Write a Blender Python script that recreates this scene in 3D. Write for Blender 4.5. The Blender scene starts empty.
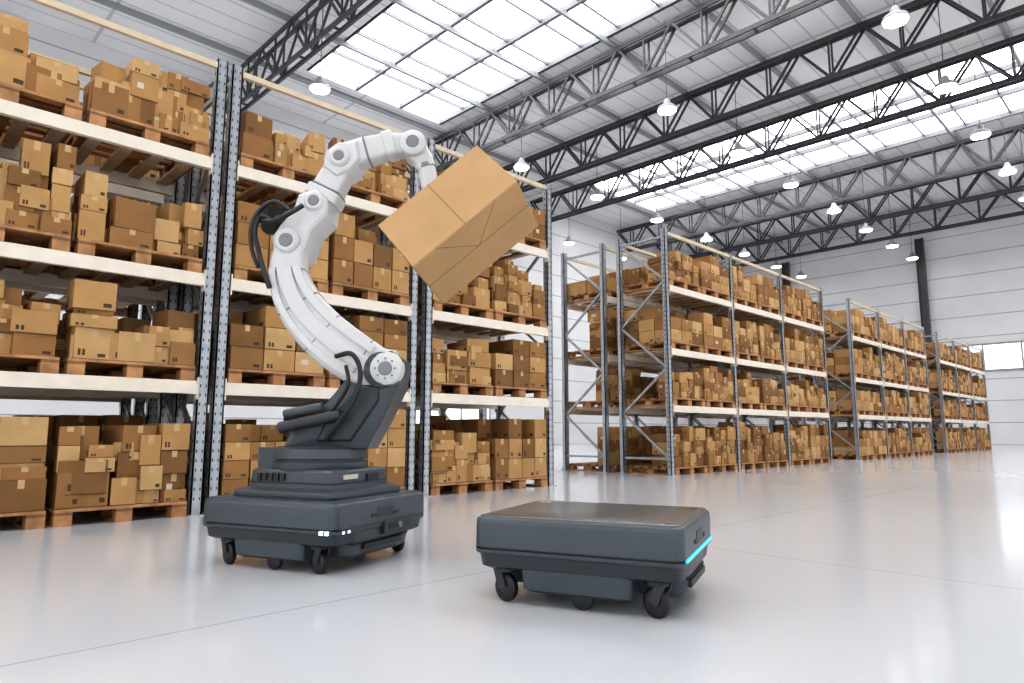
import bpy, math, random
from mathutils import Vector, Matrix
random.seed(7)
scene = bpy.context.scene
try:
    scene.view_settings.view_transform = 'Standard'
    scene.view_settings.look = 'Medium High Contrast'
except Exception: pass

# ------------------------------------------------------------ materials
def new_mat(name, col, rough=0.5, metal=0.0, noise=0.0, nscale=8.0, bump=0.0, bscale=60.0, coat=0.0, emit=None, estr=0.0, spec=0.5):
    m = bpy.data.materials.new(name); m.use_nodes = True
    nt = m.node_tree; b = nt.nodes['Principled BSDF']
    b.inputs['Base Color'].default_value = (*col, 1)
    b.inputs['Roughness'].default_value = rough
    b.inputs['Metallic'].default_value = metal
    b.inputs['Specular IOR Level'].default_value = spec
    if coat: b.inputs['Coat Weight'].default_value = coat
    if emit:
        b.inputs['Emission Color'].default_value = (*emit, 1)
        b.inputs['Emission Strength'].default_value = estr
    if noise or bump:
        tc = nt.nodes.new('ShaderNodeTexCoord')
    if noise:
        n = nt.nodes.new('ShaderNodeTexNoise'); n.inputs['Scale'].default_value = nscale; n.inputs['Detail'].default_value = 4
        nt.links.new(tc.outputs['Object'], n.inputs['Vector'])
        r = nt.nodes.new('ShaderNodeValToRGB')
        r.color_ramp.elements[0].position = 0.3; r.color_ramp.elements[1].position = 0.7
        r.color_ramp.elements[0].color = (*[c*(1-noise) for c in col], 1)
        r.color_ramp.elements[1].color = (*[min(1, c*(1+noise)) for c in col], 1)
        nt.links.new(n.outputs['Fac'], r.inputs['Fac']); nt.links.new(r.outputs['Color'], b.inputs['Base Color'])
    if bump:
        n2 = nt.nodes.new('ShaderNodeTexNoise'); n2.inputs['Scale'].default_value = bscale
        nt.links.new(tc.outputs['Object'], n2.inputs['Vector'])
        bp = nt.nodes.new('ShaderNodeBump'); bp.inputs['Strength'].default_value = bump; bp.inputs['Distance'].default_value = 0.01
        nt.links.new(n2.outputs['Fac'], bp.inputs['Height']); nt.links.new(bp.outputs['Normal'], b.inputs['Normal'])
    return m

def lines_mat(name, col, dark, axis_specs, rough=0.6, noise=0.04, spec=0.5, nscale=0.6):
    m = new_mat(name, col, rough, noise=noise, nscale=nscale, spec=spec)
    nt = m.node_tree; b = nt.nodes['Principled BSDF']
    src = b.inputs['Base Color'].links[0].from_socket
    tc = nt.nodes.new('ShaderNodeTexCoord'); sp = nt.nodes.new('ShaderNodeSeparateXYZ')
    nt.links.new(tc.outputs['Object'], sp.inputs[0])
    fac = None
    for ax, per, off, w in axis_specs:
        a = nt.nodes.new('ShaderNodeMath'); a.operation = 'SUBTRACT'; nt.links.new(sp.outputs[ax], a.inputs[0]); a.inputs[1].default_value = off - w/2
        f = nt.nodes.new('ShaderNodeMath'); f.operation = 'FLOORED_MODULO'; nt.links.new(a.outputs[0], f.inputs[0]); f.inputs[1].default_value = per
        l = nt.nodes.new('ShaderNodeMath'); l.operation = 'LESS_THAN'; nt.links.new(f.outputs[0], l.inputs[0]); l.inputs[1].default_value = w
        if fac is None: fac = l
        else:
            mx = nt.nodes.new('ShaderNodeMath'); mx.operation = 'MAXIMUM'
            nt.links.new(fac.outputs[0], mx.inputs[0]); nt.links.new(l.outputs[0], mx.inputs[1]); fac = mx
    mix = nt.nodes.new('ShaderNodeMix'); mix.data_type = 'RGBA'
    nt.links.new(fac.outputs[0], mix.inputs['Factor']); nt.links.new(src, mix.inputs[6]); mix.inputs[7].default_value = (*dark, 1)
    nt.links.new(mix.outputs[2], b.inputs['Base Color'])
    return m

M_floor = lines_mat('polished_concrete', (0.53,0.54,0.565), (0.33,0.34,0.36), [(0,5.0,3.6,0.008),(1,5.0,2.45,0.008)], rough=0.14, noise=0.04, nscale=0.25, spec=0.6)
M_wall = lines_mat('wall_panel', (0.70,0.70,0.71), (0.38,0.38,0.39), [(2,1.15,0.0,0.05)], rough=0.6)
M_ceil = lines_mat('roof_sheet', (0.78,0.78,0.785), (0.54,0.54,0.55), [(1,0.75,0.0,0.06),(0,4.1,0.4,0.1)], rough=0.6)
M_truss = new_mat('truss_paint', (0.050,0.052,0.056), 0.45, noise=0.2)
M_purlin = new_mat('purlin_paint', (0.30,0.31,0.33), 0.5)
M_mull = new_mat('mullion_paint', (0.16,0.165,0.18), 0.5)
M_sky = new_mat('skylight_glazing', (0.8,0.8,0.8), 0.3, emit=(0.985,0.99,1.0), estr=5.4)
M_win = new_mat('window_glazing', (0.8,0.8,0.8), 0.3, emit=(0.985,0.99,1.0), estr=1.5)
M_lamp = new_mat('lamp_diffuser', (1,1,1), 0.4, emit=(1,0.98,0.95), estr=14)
M_steel = new_mat('galvanised_steel', (0.36,0.38,0.41), 0.38, 0.55, noise=0.15, nscale=12)
M_hole = new_mat('slot_shadow', (0.03,0.032,0.036), 0.8)
M_beam = new_mat('beam_paint', (0.74,0.67,0.57), 0.35, noise=0.05)
M_slat = new_mat('deck_slat_wood', (0.60,0.46,0.30), 0.6, noise=0.15)
M_rail = new_mat('top_rail_paint', (0.60,0.50,0.36), 0.4, noise=0.08)
M_wood = new_mat('pallet_wood', (0.40,0.20,0.085), 0.7, noise=0.35, nscale=9, bump=0.3)
M_wood2 = new_mat('pallet_wood_dark', (0.20,0.095,0.04), 0.75, noise=0.3, nscale=9)
CARD = [new_mat('cardboard_%d'%i, c, 0.75, noise=0.10, nscale=5, spec=0.2) for i,c in enumerate(
    [(0.46,0.275,0.115),(0.40,0.225,0.09),(0.31,0.163,0.062),(0.51,0.325,0.15),(0.21,0.108,0.042),(0.43,0.25,0.105),(0.27,0.14,0.055)])]
M_tape = new_mat('packing_tape', (0.52,0.35,0.17), 0.35)
M_ink_edge = new_mat('ink_and_edge_strip', (0.06,0.035,0.02), 0.7)
M_label = new_mat('paper_label', (0.55,0.50,0.42), 0.6)
M_white = new_mat('robot_white_paint', (0.58,0.58,0.58), 0.34, noise=0.04)
M_grey = new_mat('robot_grey_joint', (0.20,0.21,0.22), 0.4)
M_slate = new_mat('slate_plastic', (0.048,0.060,0.072), 0.36, noise=0.06)
M_slate2 = new_mat('slate_dark_plastic', (0.026,0.032,0.039), 0.42, noise=0.06)
M_plate = new_mat('load_plate', (0.085,0.082,0.078), 0.25, noise=0.10, nscale=3)
M_black = new_mat('black_rubber', (0.010,0.010,0.011), 0.45)
M_led = new_mat('cyan_led', (0.02,0.3,0.4), 0.3, emit=(0.04,0.55,0.70), estr=1.0)
M_wled = new_mat('white_led', (0.8,0.9,1), 0.3, emit=(0.5,0.9,1.0), estr=1.8)

# ------------------------------------------------------------ mesh builder
class MB:
    def __init__(s): s.v=[]; s.f=[]; s.m=[]; s.mats=[]; s.sm=[]
    def mi(s, mat):
        if mat not in s.mats: s.mats.append(mat)
        return s.mats.index(mat)
    def add(s, vs, fs, mat, smooth=False):
        o=len(s.v); s.v += [tuple(v) for v in vs]; k=s.mi(mat)
        for f in fs: s.f.append([o+i for i in f]); s.m.append(k); s.sm.append(smooth)
    def box(s, x0,x1,y0,y1,z0,z1, mat, M=None):
        vs=[Vector(p) for p in [(x0,y0,z0),(x1,y0,z0),(x1,y1,z0),(x0,y1,z0),(x0,y0,z1),(x1,y0,z1),(x1,y1,z1),(x0,y1,z1)]]
        if M is not None: vs=[M@v for v in vs]
        s.add(vs,[(0,3,2,1),(4,5,6,7),(0,1,5,4),(1,2,6,5),(2,3,7,6),(3,0,4,7)],mat)
    def quad(s, pts, mat, M=None):
        vs=[Vector(p) for p in pts]
        if M is not None: vs=[M@v for v in vs]
        s.add(vs,[(0,1,2,3)],mat)
    def bar(s, p0, p1, w, h, mat, up=Vector((0,0,1))):
        p0=Vector(p0); p1=Vector(p1); t=(p1-p0).normalized()
        if abs(t.dot(up))>0.99: up=Vector((1,0,0))
        a=t.cross(up).normalized()*w/2; b=a.cross(t).normalized()*h/2
        vs=[p0-a-b,p0+a-b,p0+a+b,p0-a+b,p1-a-b,p1+a-b,p1+a+b,p1-a+b]
        s.add(vs,[(0,3,2,1),(4,5,6,7),(0,1,5,4),(1,2,6,5),(2,3,7,6),(3,0,4,7)],mat)
    def revolve(s, p0, axis, prof, mat, n=28):
        p0=Vector(p0); t=Vector(axis).normalized()
        up=Vector((0,0,1)) if abs(t.z)<0.9 else Vector((1,0,0))
        a=t.cross(up).normalized(); b=t.cross(a)
        vs=[];fs=[]
        for d,r in prof:
            for i in range(n):
                an=2*math.pi*i/n; vs.append(p0+t*d+(a*math.cos(an)+b*math.sin(an))*r)
        for k in range(len(prof)-1):
            for i in range(n):
                j=(i+1)%n; fs.append((k*n+i,k*n+j,(k+1)*n+j,(k+1)*n+i))
        s.add(vs,fs,mat,True)
        o=len(s.v)-len(vs); k=s.mi(mat)
        s.f.append([o+i for i in range(n)][::-1]); s.m.append(k); s.sm.append(False)
        s.f.append([o+(len(prof)-1)*n+i for i in range(n)]); s.m.append(k); s.sm.append(False)
    def cyl(s, p0, p1, r, mat, n=24, bev=0.0):
        p0=Vector(p0); p1=Vector(p1); L=(p1-p0).length
        prof=[(0,r),(L,r)] if not bev else [(0,r-bev),(bev,r),(L-bev,r),(L,r-bev)]
        s.revolve(p0,p1-p0,prof,mat,n)
    def rstack(s, secs, mat, M=None, seg=5):
        vs=[];fs=[];n=4*(seg+1)
        for z,sx,sy,r,cx,cy in secs:
            for q,(ax,ay) in enumerate([(1,1),(-1,1),(-1,-1),(1,-1)]):
                for i in range(seg+1):
                    an=math.pi/2*q+math.pi/2*i/seg
                    v=Vector((cx+ax*(sx/2-r)+r*math.cos(an),cy+ay*(sy/2-r)+r*math.sin(an),z))
                    vs.append(M@v if M is not None else v)
        for k in range(len(secs)-1):
            for i in range(n):
                j=(i+1)%n; fs.append((k*n+i,k*n+j,(k+1)*n+j,(k+1)*n+i))
        s.add(vs,fs,mat,True)
        o=len(s.v)-len(vs); k=s.mi(mat)
        s.f.append([o+i for i in range(n)][::-1]); s.m.append(k); s.sm.append(False)
        s.f.append([o+(len(secs)-1)*n+i for i in range(n)]); s.m.append(k); s.sm.append(False)
    def tube(s, pts, r, mat, n=10, sub=6):
        P=catmull([Vector(p) for p in pts],sub)
        s.sweep(P,[r]*len(P),[r]*len(P),mat,n=n)
    def prism(s, pts, d0, d1, mat, ax, inset=0.0):
        n=len(pts); c=sum(pts,Vector())/n
        rings=[[p.lerp(c,inset)+ax*d0 for p in pts],[p+ax*(d0+inset*0.15) for p in pts],[p+ax*d1 for p in pts]]
        vs=[v for r in rings for v in r]; fs=[]
        for k in range(2):
            for i in range(n):
                j=(i+1)%n; fs.append((k*n+i,k*n+j,(k+1)*n+j,(k+1)*n+i))
        fs.append(tuple(range(n))[::-1]); fs.append(tuple(2*n+i for i in range(n)))
        s.add(vs,fs,mat,False)
    def sweep(s, P, W, D, mat, n=20, e=2.0, B=None):
        vs=[];fs=[];m=len(P); prev=None
        for k in range(m):
            t=(P[min(k+1,m-1)]-P[max(k-1,0)]).normalized()
            if B is not None: b=B; a=b.cross(t).normalized()
            else:
                if prev is None:
                    up=Vector((0,0,1)) if abs(t.z)<0.9 else Vector((1,0,0)); a=t.cross(up).normalized()
                else: a=(prev-t*prev.dot(t)).normalized()
                prev=a; b=t.cross(a)
            for i in range(n):
                an=2*math.pi*(i+.5)/n; c=math.cos(an); q=math.sin(an)
                c=math.copysign(abs(c)**(2/e),c); q=math.copysign(abs(q)**(2/e),q)
                vs.append(P[k]+a*c*W[k]+b*q*D[k])
        for k in range(m-1):
            for i in range(n):
                j=(i+1)%n; fs.append((k*n+i,k*n+j,(k+1)*n+j,(k+1)*n+i))
        fs.append(tuple(range(n))[::-1]); fs.append(tuple((m-1)*n+i for i in range(n)))
        s.add(vs,fs,mat,True)
    def build(s, name, parent=None, bevel=0.0):
        me=bpy.data.meshes.new(name); me.from_pydata(s.v,[],s.f)
        for mt in s.mats: me.materials.append(mt)
        me.polygons.foreach_set('material_index',s.m); me.polygons.foreach_set('use_smooth',s.sm)
        me.update()
        import bmesh
        bm=bmesh.new(); bm.from_mesh(me); bmesh.ops.recalc_face_normals(bm,faces=bm.faces); bm.to_mesh(me); bm.free()
        try: me.set_sharp_from_angle(angle=math.radians(38))
        except Exception: pass
        ob=bpy.data.objects.new(name,me); scene.collection.objects.link(ob)
        if bevel:
            bv=ob.modifiers.new('bevel','BEVEL'); bv.width=bevel; bv.segments=2; bv.limit_method='ANGLE'; bv.angle_limit=math.radians(50)
        if parent is not None:
            ob.parent=parent
            ob.matrix_parent_inverse=Matrix.LocRotScale(parent.location,parent.rotation_euler,None).inverted()
        return ob

def catmull(P,sub):
    out=[];n=len(P)
    for i in range(n-1):
        p0=P[max(i-1,0)];p1=P[i];p2=P[i+1];p3=P[min(i+2,n-1)]
        for k in range(sub):
            t=k/sub
            out.append(0.5*((2*p1)+(p2-p0)*t+(2*p0-5*p1+4*p2-p3)*t*t+(-p0+3*p1-3*p2+p3)*t**3))
    out.append(P[-1].copy()); return out
def interp(vals,sub):
    vs=catmull([Vector((v,0,0)) for v in vals],sub); return [v.x for v in vs]
def empty(name, loc=(0,0,0), rz=0):
    e=bpy.data.objects.new(name,None); e.location=loc; e.rotation_euler=(0,0,rz); e.empty_display_size=0.3
    scene.collection.objects.link(e); return e

# ------------------------------------------------------------ camera
H=0.66
cam=bpy.data.cameras.new('camera'); cam.lens=23.55; cam.sensor_width=36; cam.clip_end=200
co=bpy.data.objects.new('camera',cam); scene.collection.objects.link(co)
co.location=(0,0,H); co.rotation_euler=(math.radians(97.69),0,math.radians(-44.5)); scene.camera=co
RX,RY=0.713,-0.701; FX,FY=0.701,0.713
def W(R,F,z): return Vector((RX*R+FX*F, RY*R+FY*F, z))
RV=Vector((RX,RY,0)); FV=Vector((FX,FY,0))

# ------------------------------------------------------------ room shell
X0,X1,Y0,Y1,ZR=-9.0,43.0,-13.0,24.0,13.2
b=MB(); b.box(X0,X1,Y0,Y1,-0.2,0,M_floor); b.build('floor')
sky=[(-5.5,0.5),(10.3,16.2),(25.6,32.0)]; SY0,SY1=-9.5,20.7  # first strip lies out of view, added for light from the camera side
b=MB(); xs=X0
for a,c in sky:
    b.box(xs,a,Y0,Y1,ZR,ZR+0.3,M_ceil); b.box(a,c,Y0,SY0,ZR,ZR+0.3,M_ceil); b.box(a,c,SY1,Y1,ZR,ZR+0.3,M_ceil); xs=c
b.box(xs,X1,Y0,Y1,ZR,ZR+0.3,M_ceil); b.build('ceiling')
for i,(a,c) in enumerate(sky):
    e=empty('skylight_window_%d'%(i+1),((a+c)/2,5,ZR))
    g=MB(); g.box(a,c,SY0,SY1,ZR+0.2,ZR+0.28,M_sky); g.build('glazing',e)
    g=MB(); y=SY0
    while y<=SY1: g.box(a,c,y-0.03,y+0.03,ZR+0.08,ZR+0.2,M_mull); y+=1.51
    for k in range(4):
        x=a+(c-a)*k/3; w=0.06; g.box(x-w,x+w,SY0,SY1,ZR+0.0,ZR+0.19,M_mull)
    g.build('mullions',e)
b=MB(); b.box(X1,X1+0.3,Y0,Y1,0,ZR+0.3,M_wall); b.build('wall_end')
b=MB(); b.box(X0-0.3,X0,Y0,Y1,0,ZR+0.3,M_wall); b.build('wall_near')
b=MB(); b.box(X0,X1,Y1,Y1+0.3,0,ZR+0.3,M_wall); b.build('wall_back')
b=MB(); b.box(X0,X1,Y0-0.3,Y0,0,ZR+0.3,M_wall); b.build('wall_front')
def win(n,x0,x1,y0,y1,z0,z1,axis):
    e=empty('window_%d'%n,((x0+x1)/2,(y0+y1)/2,(z0+z1)/2))
    g=MB(); g.box(x0,x1,y0,y1,z0,z1,M_win); g.build('glass',e)
    g=MB()
    L=(x1-x0) if axis==0 else (y1-y0); k=int(L/1.6)
    for i in range(k+1):
        if axis==0: x=x0+L*i/k; g.box(x-0.04,x+0.04,y0-0.04,y1+0.04,z0,z1,M_purlin)
        else: y=y0+L*i/k; g.box(x0-0.04,x1+0.04,y-0.04,y+0.04,z0,z1,M_purlin)
    for z in (z0,z1):
        if axis==0: g.box(x0,x1,y0-0.05,y1+0.05,z-0.05,z+0.05,M_purlin)
        else: g.box(x0-0.05,x1+0.05,y0,y1,z-0.05,z+0.05,M_purlin)
    g.build('frame',e)
win(1,X1-0.06,X1,1.0,9.4,3.9,5.3,1)
win(2,X0+1,X1-1,Y0,Y0+0.06,1.0,6.5,0)  # unseen window band behind the camera, added to light the rack fronts
win(3,X0,X0+0.06,Y0+1,Y1-4,1.0,6.0,1)  # glowing window out of view on the near wall, added as fill light
win(4,13,22,Y1-0.06,Y1,0.8,3.4,0)
e=empty('door_1',(X1-0.05,4.6,1.3)); g=MB(); g.box(X1-0.05,X1,3.9,5.1,0,2.6,new_mat('door_paint',(0.12,0.13,0.15),0.5)); g.build('leaf',e)
g=MB(); g.box(X1-0.09,X1,3.8,3.9,0,2.7,M_purlin); g.box(X1-0.09,X1,5.1,5.2,0,2.7,M_purlin); g.box(X1-0.09,X1,3.8,5.2,2.6,2.72,M_purlin); g.build('frame',e)
for (x,y) in [(42.6,2.4),(42.6,10.2),(42.6,17.9)]:
    g=MB(); g.box(x-0.16,x+0.16,y-0.2,y-0.16,0,11.6,M_truss); g.box(x-0.16,x+0.16,y+0.16,y+0.2,0,11.6,M_truss); g.box(x-0.02,x+0.02,y-0.16,y+0.16,0,11.6,M_truss)
    g.box(x-0.25,x+0.25,y-0.28,y+0.28,0,0.03,M_truss); g.build('steel_column')
for tx in [-4.0,0.3,8.5,16.7,20.9,25.1,32.8,37.0,41.2]:
    g=MB(); zb,zt=11.6,12.9
    for dx in (-0.14,0.14):
        g.bar((tx+dx,Y0,zb),(tx+dx,Y1,zb),0.07,0.13,M_truss); g.bar((tx+dx,Y0,zt),(tx+dx,Y1,zt),0.07,0.13,M_truss)
        y=Y0; k=0; st=1.0
        while y+st<=Y1+0.01:
            if k%2==0: g.bar((tx+dx,y,zb),(tx+dx,y+st,zt),0.06,0.07,M_truss); g.bar((tx+dx,y,zb),(tx+dx,y,zt),0.05,0.05,M_truss)
            else: g.bar((tx+dx,y,zt),(tx+dx,y+st,zb),0.06,0.07,M_truss)
            y+=st;k+=1
    y=Y0+0.5
    while y<Y1: g.bar((tx-0.14,y,zb),(tx+0.14,y,zb),0.06,0.06,M_truss); y+=2
    g.build('roof_truss')
g=MB(); y=Y0+1.0
while y<Y1: 
    g.box(X0,X1,y-0.05,y+0.05,13.02,13.18,M_purlin); y+=3.02
g.build('roof_purlins')
for lx in [0.3,8.5,16.5,20.9,25.2,29.6,33.6,37.5,41.0]:
    for ly in [-2,4.05,10.2,16.3,21.5]:
        if lx<9 and ly>20: continue
        zl=10.15; g=MB()
        g.revolve((lx,ly,zl),(0,0,1),[(0,0.27),(0.02,0.30),(0.10,0.26),(0.2,0.12),(0.32,0.09),(0.36,0.05)],M_purlin,20)
        g.revolve((lx,ly,zl-0.05),(0,0,1),[(0,0.2),(0.015,0.26),(0.06,0.27)],M_lamp,20)
        g.cyl((lx,ly,zl+0.34),(lx,ly,13.05),0.012,M_truss,6)
        g.build('pendant_high_bay_lamp')

# ------------------------------------------------------------ racks
LV=[1.02,1.91,2.92]; TOP=3.81; DEP=0.95
def pallet(mb,x,y,z,w,d):
    for i in range(6):
        yy=y+(d-0.1)*i/5; mb.box(x,x+w,yy,yy+0.1,z+0.098,z+0.118,M_wood)
    for i in range(3):
        xx=x+(w-0.11)*i/2
        mb.box(xx,xx+0.11,y,y+d,z+0.076,z+0.098,M_wood2)
        for j in range(3):
            yy=y+(d-0.12)*j/2; mb.box(xx,xx+0.11,yy,yy+0.12,z+0.018,z+0.076,M_wood)
        mb.box(xx,xx+0.11,y,y+d,z,z+0.018,M_wood)
def carton(mb,cx,cy,z,w,d,h,yaw,near,tilt=0):
    M=Matrix.Translation((cx,cy,z))@Matrix.Rotation(yaw,4,'Z')
    k=random.choice(CARD); mb.box(-w/2,w/2,-d/2,d/2,0,h,k,M)
    e=0.0012; tw=0.02
    if random.random()<0.7:
        mb.quad([(-tw,-d/2,h+e),(tw,-d/2,h+e),(tw,d/2,h+e),(-tw,d/2,h+e)],M_tape,M)
        mb.quad([(-tw,-d/2-e,h*0.72),(tw,-d/2-e,h*0.72),(tw,-d/2-e,h),(-tw,-d/2-e,h)],M_tape,M)
    if near or random.random()<0.5:
        for side in (0,1):
            def P(u,v):
                return (u*w,-d/2-e,v*h) if side==0 else (-w/2-e,-u*d,v*h)
            r=random.random()
            if r<0.45:
                mb.quad([P(0.2,0.12),P(0.40,0.12),P(0.40,0.26),P(0.2,0.26)],M_ink_edge,M)
            if r>0.3 and r<0.75:
                u=-0.4; mb.quad([P(u,0.12),P(u+0.07,0.12),P(u+0.07,0.32),P(u,0.32)],M_ink_edge,M)
                mb.quad([P(u+0.11,0.12),P(u+0.18,0.12),P(u+0.18,0.32),P(u+0.11,0.32)],M_ink_edge,M)
            if r>0.97: mb.quad([P(-0.3,0.4),P(-0.05,0.4),P(-0.05,0.65),P(-0.3,0.65)],M_label,M)
            mb.quad([P(-0.5,0.0),P(0.5,0.0),P(0.5,0.025),P(-0.5,0.025)],M_ink_edge,M)  # dark strip along the bottom edge of the carton face
def load(mb,x,y,z,w,d,hmax,near,lo):
    pallet(mb,x,y,z,w,d); z0=z+0.119
    if random.random()<0.25:
        nx,ny=random.choice([(3,2),(3,3),(4,3)]); h=random.choice([0.15,0.19,0.23]); nz=max(1,min(int(hmax/h),random.choice([3,3,4])))
        cw,cd=w/nx,d/ny
        for i in range(nx):
            for j in range(ny):
                for k in range(nz):
                    if k==nz-1 and random.random()<0.3: continue
                    carton(mb,x+cw*(i+.5),y+cd*(j+.5),z0+k*(h+0.002),cw*0.95,cd*0.95,h,random.uniform(-.03,.03),near)
    else:
        ny=random.choice([2,3,3]); cd=d/ny
        for j in range(ny):
            xx=x; ins=0 if j else random.uniform(0,0.08)
            while xx<x+w-0.10:
                cw=min(random.uniform(0.15,0.34),x+w-xx)
                if x+w-(xx+cw)<0.13: cw=x+w-xx
                zz=0; lim=hmax*random.uniform(lo,1.0)
                while True:
                    h=random.uniform(0.09,0.25)
                    if zz+h>lim and zz>0: break
                    if zz+h>hmax: h=hmax-zz
                    s=random.uniform(0.76,0.95); yw=random.uniform(-.10,.10) if random.random()<.7 else random.uniform(-.28,.28)
                    if abs(yw)>.12: s*=.85
                    carton(mb,xx+cw/2,y+ins/2+cd*.5,z0+zz,cw*s,(cd-ins)*s*0.97,h,yw,near)
                    zz+=h+0.002
                    if zz>=lim-0.05: break
                xx+=cw
def rack(ups,bays,y0,near,lo=0.55):
    st=MB(); y1=y0+DEP
    for x in ups:
        for yy in (y0,y1-0.07):
            st.box(x-0.045,x+0.045,yy,yy+0.012,0,TOP+0.06,M_steel)
            st.box(x-0.045,x-0.033,yy,yy+0.07,0,TOP+0.06,M_steel); st.box(x+0.033,x+0.045,yy,yy+0.07,0,TOP+0.06,M_steel)
            st.box(x-0.07,x+0.07,yy-0.03,yy+0.10,0,0.01,M_steel)
            if near:
                z=0.12
                while z<TOP:
                    for sx in (-0.022,0.022):
                        st.box(x+sx-0.005,x+sx+0.005,yy-0.0008,yy,z,z+0.024,M_hole)
                    if yy==y0: st.box(x-0.0458,x-0.045,yy+0.03,yy+0.044,z,z+0.03,M_hole)
                    z+=0.075
        z=0.25; k=0
        st.bar((x,y0+.05,z),(x,y1-.05,z),0.035,0.035,M_steel)
        while z+0.7<TOP:
            a,c=(y0+.05,y1-.05) if k%2==0 else (y1-.05,y0+.05)
            st.bar((x,a,z),(x,c,z+0.7),0.03,0.035,M_steel); z+=0.7;k+=1
        st.bar((x,y0+.05,z),(x,y1-.05,z),0.035,0.035,M_steel)
    for (a,c) in bays:
        a+=0.046;c-=0.046
        for L in LV:
            for yy,s in ((y0-0.012,1),(y1-0.04,-1)):
                st.box(a,c,yy,yy+0.05,L-0.055,L+0.02,M_beam); st.box(a,c,yy+0.014*(s==1),yy+0.05,L+0.02,L+0.05,M_beam)
                for x in (a,c): st.box(x-0.004,x+0.004,yy-0.006,yy+0.056,L-0.10,L+0.08,M_beam)
            n=8
            for i in range(n):
                x=a+(c-a)*(i+.5)/n; st.box(x-0.045,x+0.045,y0+0.04,y1-0.04,L+0.02,L+0.045,M_slat)
        for yy in (y0-0.005,y1-0.04): st.box(a,c,yy,yy+0.04,TOP-0.03,TOP+0.02,M_rail)
    st.build('pallet_rack')
    mb=MB()
    for (a,c) in bays:
        a+=0.07;c-=0.07; w=(c-a-0.05)/2
        for li,L in enumerate([0]+LV):
            z=L+0.051 if li else 0.0
            hm=[0.76,0.62,0.74,0.64][li]
            for k in range(2):
                load(mb,a+k*(w+0.05),y0+0.0,z,w,DEP-0.02,hm,near,lo)
    mb.build('palletized_cardboard_boxes')
YF=5.65; YB=6.88
LB=[(-2.02,-.07),(.08,2.03),(2.16,4.12),(4.31,6.23)]
rack([x for b_ in LB for x in b_],LB,YF,True,.4)
rack([x for b_ in LB for x in b_],LB,YB,True,.85)
for us in ([8.98,11.09,13.15,15.28],[17.0,19.1,21.2,23.3],[24.8,26.95,29.1,31.3]):
    bs=list(zip(us[:-1],us[1:]))
    rack(us,bs,YF,us[0]<10); rack(us,bs,YB,False,.75)

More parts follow.
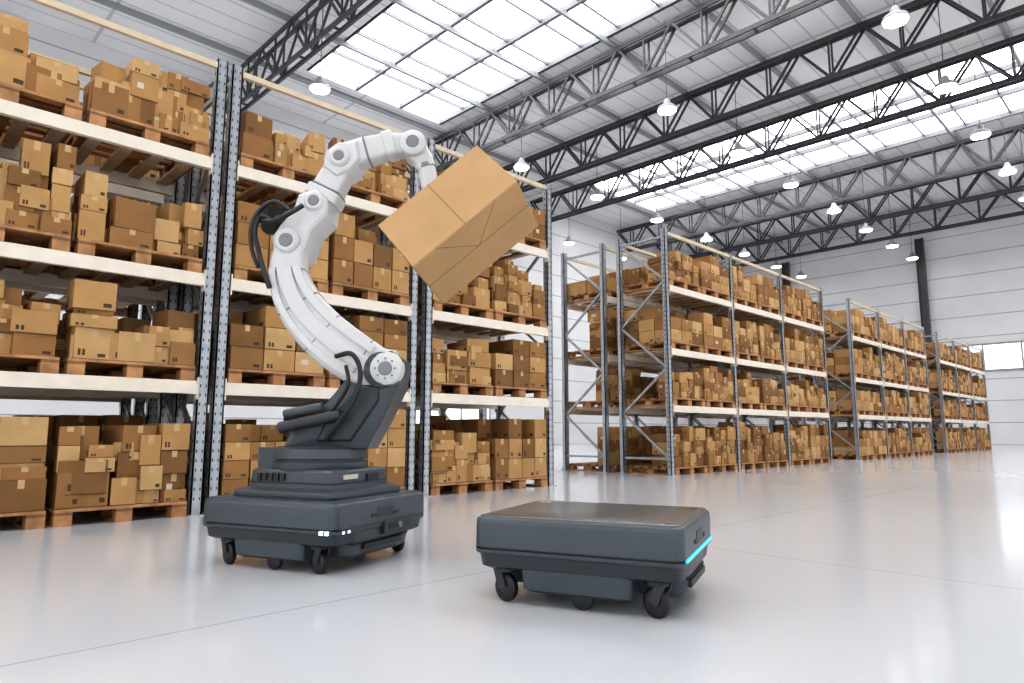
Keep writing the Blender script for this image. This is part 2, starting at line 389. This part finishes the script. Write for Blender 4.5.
# ------------------------------------------------------------ mobile robots
RZ=math.radians(-68.7)
def amr(parent,loc,top,AL,AW):
    ZS=Matrix.Diagonal((1,1,0.332/0.322,1))
    T=Matrix.Translation(loc)@Matrix.Rotation(RZ,4,'Z')@ZS
    g=MB()
    g.rstack([(0.178,AL-.03,AW-.03,.04,0,0),(0.184,AL-.005,AW-.005,.042,0,0),(0.188,AL,AW,.042,0,0),(0.198,AL,AW,.042,0,0)],M_slate,T)
    g.rstack([(0.198,AL-.02,AW-.02,.04,0,0),(0.207,AL-.02,AW-.02,.04,0,0)],M_black,T)
    g.rstack([(0.207,AL,AW,.042,0,0),(0.295,AL-.002,AW-.002,.042,0,0),(0.308,AL-.006,AW-.006,.04,0,0),(0.314,AL-.014,AW-.014,.038,0,0),(0.316,AL-.026,AW-.026,.035,0,0)],M_slate,T)
    g.rstack([(0.316,AL-.034,AW-.034,.03,0,0),(0.321,AL-.036,AW-.036,.03,0,0),(0.322,AL-.04,AW-.04,.028,0,0)],M_plate if top else M_slate,T)
    g.build('top_cover',parent)
    g=MB()
    g.rstack([(0.045,0.40,AW-.12,.03,0,0),(0.060,0.43,AW-.06,.03,0,0),(0.18,0.45,AW-.03,.03,0,0)],M_slate,T)
    g.rstack([(0.055,AL-.10,AW-.32,.05,0,0),(0.075,AL-.05,AW-.27,.06,0,0),(0.18,AL-.02,AW-.22,.06,0,0)],M_slate,T)
    g.rstack([(0.125,AL-.07,AW-.07,.05,0,0),(0.135,AL-.035,AW-.035,.05,0,0),(0.18,AL-.02,AW-.02,.05,0,0)],M_slate2,T)
    g.rstack([(0.115,AL-.03,AW-.30,.05,0,0),(0.125,AL-.02,AW-.26,.05,0,0)],M_black,T)
    g.build('chassis',parent,)
    g=MB()
    wx,wy=AL/2-(.115 if top else .14),AW/2-.075
    for sx in (-1,1):
        for sy in (-1,1):
            cx,cy=sx*wx,sy*wy
            ax=(T.to_3x3()@Vector((0.35,1,0))).normalized()
            c=T@Vector((cx,cy,0.05)); c.z=0.054
            g.revolve(c-ax*0.018,ax,[(0,.036),(.002,.047),(.008,.054),(.028,.054),(.034,.047),(.036,.036)],M_black,26)
            g.revolve(c-ax*0.02,ax,[(0,.014),(.002,.017),(.038,.017),(.04,.014)],M_slate2,16)
            t=ax.cross(Vector((0,0,1)))
            for s_ in (-1,1):
                g.bar(c+ax*0.024*s_,c+ax*0.024*s_+t*0.03*sx+Vector((0,0,0.075)),0.04,0.006,M_slate2,up=ax)
            g.cyl(T@Vector((cx,cy,0.112)),T@Vector((cx,cy,0.14)),0.045,M_black,16)
    for sy in (-1,1):
        c=T@Vector((0.02,sy*(AW/2-.12),0.04)); c.z=0.04; ax=T.to_3x3()@Vector((0,1,0))
        g.revolve(c-ax*0.015+ax*0.05*sy,ax,[(0,.032),(.004,.04),(.026,.04),(.03,.032)],M_black,20)
    g.build('wheels',parent)
    g=MB()
    for sx in (-1,1):
        x=sx*(AL/2)
        g.box(x-0.004,x+0.004,-AW/2+0.04,AW/2-0.04,0.196,0.209,M_led if (top and sx>0) else M_slate2,T)
        g.box(x-0.02*sx-0.012,x-0.02*sx+0.012,-0.16,0.16,0.09,0.115,M_black,T)
        g.box(x-0.002,x+0.002,-0.07,0.07,0.23,0.275,M_slate2,T)
        for yy in (-0.1,0.1): g.box(x-0.003,x+0.003,yy-0.02,yy+0.02,0.235,0.25,M_black,T)
    if not top:
        for k in range(2):
            g.box(AL/2-0.085+0.032*k,AL/2-0.066+0.032*k,-AW/2-0.004,-AW/2+0.01,0.183,0.199,M_wled,T)
        for k in range(2): g.box(AL/2-0.002,AL/2+0.004,-AW/2+.06+0.04*k,-AW/2+.072+0.04*k,0.184,0.196,M_wled,T)
        g.box(AL/2-.01,AL/2+.012,-.02,.24,.145,.205,M_slate2,T); g.box(AL/2+.010,AL/2+.016,.02,.20,.165,.188,M_black,T)
        g.revolve(T@Vector((AL/2+.012,.11,.178)),T.to_3x3()@Vector((1,0,0)),[(0,.016),(.012,.014)],M_grey,14)
    g.build('lights_and_sensors',parent)
    if top:
        g=MB()
        for i,(u,w) in enumerate([(-.36,.016),(-.338,.006),(-.325,.016)]): g.box(u,u+w,AW/2-.095,AW/2-.075,0.322,0.3228,M_label,T)
        g.box(-.29,-.21,AW/2-.092,AW/2-.082,0.322,0.3228,M_grey,T)
        for (cx,cy) in [(.35,.27),(.35,-.27),(-.35,-.27)]: g.cyl(T@Vector((cx,cy,.321)),T@Vector((cx,cy,.3235)),.012,M_black,12)
        g.build('top_markings',parent)
    return T
c1=Vector((2.270,1.798,0)); e1=empty('autonomous_mobile_robot_cart',c1,RZ); amr(e1,c1,True,.825,.68)
BR,BF=-1.035,3.68
c2=W(BR,BF,0); e2=empty('mobile_robot_with_robotic_arm',c2,RZ); T=amr(e2,c2,False,.85,.80)

# pedestal
g=MB()
g.rstack([(0.322,.66,.60,.05,0,0),(0.335,.67,.61,.05,0,0),(0.355,.66,.60,.05,0,0),(0.365,.60,.53,.05,0,0),(0.37,.56,.49,.05,0,0),(0.445,.55,.48,.05,0,0),(0.455,.53,.46,.04,0,0)],M_slate,T)
g.rstack([(0.388,.563,.493,.05,0,0),(0.396,.563,.493,.05,0,0)],M_black,T)
for k in range(5): g.box(-.2+.04*k,-.18+.04*k,-.252,-.235,0.40,0.436,M_black,T)
g.box(.270,.286,-.16,-.05,.41,.432,M_label,T)
g.box(.270,.288,.03,.13,.395,.43,M_black,T)
g.build('pedestal',e2)
g=MB(); c=W(BR,BF,0)
g.revolve(c+Vector((0,0,.455)),(0,0,1),[(0,.235),(.02,.245),(.05,.245),(.055,.23),(.062,.23),(.068,.245),(.115,.241),(.13,.22)],M_slate,40)
g.build('turntable',e2)
g=MB()
def plane(pts,F=BF): return [W(r,F,z) for r,z in pts]
tower=[(-1.20,.57),(-1.16,.66),(-1.04,.74),(-.93,.87),(-.84,1.0),(-.76,1.06),(-.64,1.09),(-.575,1.04),(-.60,.90),(-.68,.72),(-.76,.57)]
g.prism([W(r,BF,z) for r,z in tower],-.15,.16,M_slate,FV,0.06)
inner=[(-1.02,.61),(-.98,.70),(-.87,.82),(-.80,.90),(-.70,.90),(-.70,.82),(-.78,.70),(-.84,.61)]
g.prism([W(r,BF,z) for r,z in inner],-.172,-.14,M_slate2,FV,0.08)
g.build('shoulder_casting',e2,0.006)
g=MB()
g.box(-.31,-.16,-.14,.10,.455,.56,M_slate,T)
g.cyl(W(-1.20,BF-.21,.68),W(-.88,BF-.21,.75),.030,M_slate2,16,.006)
g.cyl(W(-1.18,BF-.20,.75),W(-.98,BF-.20,.79),.024,M_slate,16,.006)
g.build('counterweight',e2)
g=MB()
jc=W(-.69,BF,.985)
g.revolve(jc-FV*.18,FV,[(0,.075),(.012,.095),(.35,.095),(.36,.075)],M_slate,32)
g.build('shoulder_joint',e2)
# lower arm : curved white casting
g=MB(); sub=8
pts=[(-.62,1.00),(-.75,1.005),(-.90,1.09),(-1.05,1.215),(-1.165,1.36),(-1.225,1.52),(-1.215,1.67)]
WA=[.09,.125,.135,.13,.118,.098,.08]
P=catmull(plane(pts,BF-0.08),sub)
g.sweep(P,interp(WA,sub),interp([.055,.075,.08,.08,.075,.07,.065],sub),M_white,n=40,e=6,B=FV)
g.build('lower_arm',e2,0.0)
g=MB()
WI=interp(WA,sub)
for k in (0.24,0.46,0.66,0.84):
    i=int(k*(len(P)-1)); t=(P[i+1]-P[i-1]).normalized()
    g.sweep([P[i]-t*.003,P[i]+t*.003],[WI[i]+.002]*2,[.0815]*2,M_grey,n=40,e=6,B=FV)
for sgn,wd in ((1,.022),(-1,.018),(0,.04)):
    Q=[];
    for i in range(9,len(P)-7):
        t=(P[i+1]-P[i-1]).normalized(); a=FV.cross(t).normalized(); Q.append(P[i]+a*WI[i]*.68*sgn-FV*0.083)
    g.sweep(Q,[wd]*len(Q),[.007]*len(Q),M_white,n=16,e=5,B=FV)
g.build('arm_panels',e2)
g=MB()
cc=W(-.665,BF-.19,.99)
g.revolve(cc,FV,[(0,.062),(.012,.085),(.06,.095)],M_white,32)
g.revolve(cc-FV*.006,FV,[(0,.034),(.01,.04)],M_grey,24)
for k in range(8):
    an=k*math.pi/4; q=cc+(RV*math.cos(an)+Vector((0,0,1))*math.sin(an))*.052; g.cyl(q-FV*.004,q+FV*.006,.006,M_grey,8)
g.build('shoulder_cap',e2)
# elbow: angular housing
g=MB()
hous=[(-1.30,1.61),(-1.315,1.72),(-1.27,1.79),(-1.21,1.86),(-1.18,1.96),(-1.09,2.00),(-1.01,1.94),(-1.02,1.84),(-1.10,1.76),(-1.13,1.66),(-1.17,1.59)]
g.prism([W(r,BF,z) for r,z in hous],-.13,.12,M_white,FV,0.10)
g.build('elbow_housing',e2,0.012)
g=MB()
g.revolve(W(-1.225,BF-.165,1.69),FV,[(0,.055),(.012,.068),(.33,.068),(.34,.055)],M_white,32)
g.revolve(W(-1.225,BF-.171,1.69),FV,[(0,.034),(.008,.040)],M_grey,28)
g.revolve(W(-1.09,BF-.145,1.92),FV,[(0,.045),(.012,.058),(.29,.058)],M_white,28)
g.revolve(W(-1.09,BF-.15,1.92),FV,[(0,.028),(.008,.034)],M_grey,28)
g.revolve(W(-1.39,BF-.05,1.815),W(-1.13,BF,1.79)-W(-1.33,BF,1.80),[(0,.045),(.02,.06),(.09,.06),(.10,.045),(.20,.045)],M_black,20)
g.box(-.05,.05,-.06,.06,-.035,.035,M_black,Matrix.Translation(W(-1.35,BF-.05,1.86)))
g.build('elbow_joint',e2)
# forearm
g=MB()
K1=(-.965,2.165)
P=plane([(-1.10,1.90),(-1.06,1.98),(-1.01,2.08),K1],BF-.02)
g.sweep(P,[.08,.086,.082,.076],[.078,.082,.078,.072],M_white,n=32,e=5,B=FV)
t=(P[2]-P[1]).normalized()
g.sweep([P[1]-t*.03,P[1]+t*.03],[.10]*2,[.094]*2,M_white,n=32,e=6,B=FV)
g.sweep([P[1]+t*.034,P[1]+t*.044],[.092]*2,[.088]*2,M_grey,n=32,e=6,B=FV)
kn=[(-1.06,2.13),(-1.05,2.22),(-.98,2.275),(-.87,2.28),(-.85,2.18),(-.90,2.11),(-.98,2.07)]
g.prism([W(r,BF,z) for r,z in kn],-.11,.09,M_white,FV,0.12)
g.revolve(W(-.965,BF-.13,2.185),FV,[(0,.045),(.012,.058),(.24,.058),(.25,.045)],M_white,28)
g.revolve(W(-.965,BF-.135,2.185),FV,[(0,.028),(.01,.034)],M_grey,24)
P=plane([(-.92,2.215),(-.82,2.25),(-.70,2.285),(-.58,2.285)],BF-.02)
g.sweep(P,[.08,.077,.066,.06],[.073,.07,.064,.058],M_white,n=32,e=5,B=FV)
t=(P[2]-P[1]).normalized()
g.sweep([P[1]-t*.012,P[1]+t*.0],[.082]*2,[.075]*2,M_grey,n=32,e=5,B=FV)
g.sweep([P[2]-t*.03,P[2]+t*.03],[.078]*2,[.072]*2,M_white,n=32,e=5,B=FV)
g.build('forearm',e2,0.006)
g=MB()
g.revolve(W(-.555,BF-.135,2.265),FV,[(0,.055),(.012,.072),(.21,.072),(.22,.055)],M_white,32)
g.revolve(W(-.555,BF-.14,2.265),FV,[(0,.034),(.01,.04)],M_grey,28)
P=plane([(-.55,2.25),(-.51,2.20),(-.485,2.14)],BF-.03)
g.sweep(P,[.066,.06,.055],[.062,.058,.055],M_white,n=30,e=4)
g.build('wrist',e2)

# carton held by the arm
C=W(-.283,3.50,1.765)
dv=(C-Vector((0,0,H))).normalized(); rv=dv.cross(Vector((0,0,1))).normalized(); uv=rv.cross(dv)
E1=(rv*.765+uv*.645+dv*.10).normalized()
N=(rv*.67-uv*.742); D2=(dv-E1*dv.dot(E1)).normalized(); N=(N-E1*N.dot(E1)-D2*N.dot(D2)).normalized()
th=math.radians(47)
A=(N*math.cos(th)+D2*math.sin(th)); Bv=(N*math.sin(th)-D2*math.cos(th))
L1,L2,L3=.68,.385,.385
MX=Matrix((( E1.x,A.x,Bv.x,C.x),(E1.y,A.y,Bv.y,C.y),(E1.z,A.z,Bv.z,C.z),(0,0,0,1)))
g=MB(); K=new_mat('cardboard_held',(0.46,0.285,0.135),0.7,noise=0.07,nscale=4,spec=0.3)
M_seam=new_mat('cardboard_seam',(0.16,0.09,0.04),0.8)
g.box(-L1/2,L1/2,-L2/2,L2/2,-L3/2,L3/2,K,MX)
eb=empty('cardboard_box',C)
g.build('shell',eb,0.004)
g=MB(); fl=.004
for s_ in (-1,1):
    y0,y1=(0.002,L2/2-.004) if s_>0 else (-L2/2+.004,-0.002)
    g.box(-L1/2+.004,L1/2-.004,y0,y1,L3/2+.0005,L3/2+fl,K,MX)
g.build('flaps',eb)
g=MB()
g.box(-.0015,.0015,-L2/2-.0015,-L2/2,-L3/2,L3/2,M_seam,MX)
g.box(-L1/2+.002,L1/2-.002,-.0018,.0018,L3/2+.0005,L3/2+.0045,M_seam,MX)
for s_ in (-1,1):
    a0=MX@Vector((0.0,0.0,L3/2+fl)); b0=MX@Vector((s_*L2/2,-L2/2,L3/2+fl))
    g.bar(a0,b0,.003,.0012,M_seam,up=Bv)
g.build('seams',eb)

# gripper on hidden back-left face (-z local)
g=MB()
g.box(-.13,.13,-.10,.10,-L3/2-.045,-L3/2-.025,M_grey,MX)
for i in (-1,0,1):
    for j in (-1,1): g.cyl(MX@Vector((i*.1,j*.07,-L3/2-.026)),MX@Vector((i*.1,j*.07,-L3/2-0.001)),.022,M_black,14)
p1=MX@Vector((0,0,-L3/2-.04)); 
wp=W(-.49,BF-.03,2.15)
g.cyl(p1,p1-Bv*.06,.05,M_grey,24)
P=catmull([W(-.51,BF-.03,2.19),wp,(wp+p1-Bv*.06)/2,p1-Bv*.05],6)
g.sweep(P,[.052]*len(P),[.052]*len(P),M_white,n=22,e=2.6)
g.cyl(P[5],P[7],.06,M_grey,24)
g.build('vacuum_gripper',e2)
# cables
g=MB()
f=BF-.15
g.tube([W(-1.30,f,1.79),W(-1.37,f,1.83),W(-1.40,f,1.74),W(-1.37,f,1.62),W(-1.33,f-.03,1.52),W(-1.29,f-.04,1.42)],.014,M_black)
g.tube([W(-1.22,f,1.86),W(-1.30,f,1.91),W(-1.38,f,1.86),W(-1.42,f,1.76),W(-1.41,f,1.64),W(-1.37,f,1.54)],.012,M_black)
g.tube([W(-1.14,f-.02,1.88),W(-1.20,f-.06,1.82),W(-1.28,f-.06,1.78),W(-1.36,f,1.80)],.014,M_black)
g.tube([W(-.92,f-.06,1.05),W(-.83,f-.09,1.06),W(-.78,f-.1,.97),W(-.80,f-.1,.84),W(-.88,f-.08,.72),W(-.96,f-.05,.62)],.013,M_black)
g.tube([W(-.86,f-.08,1.0),W(-.84,f-.1,.9),W(-.90,f-.08,.8),W(-.96,f-.05,.74)],.010,M_black)
g.build('cables',e2)

# ------------------------------------------------------------ light
w=bpy.data.worlds.new('world'); scene.world=w; w.use_nodes=True
bg=w.node_tree.nodes['Background']; bg.inputs[0].default_value=(0.85,0.92,1,1); bg.inputs[1].default_value=1.0
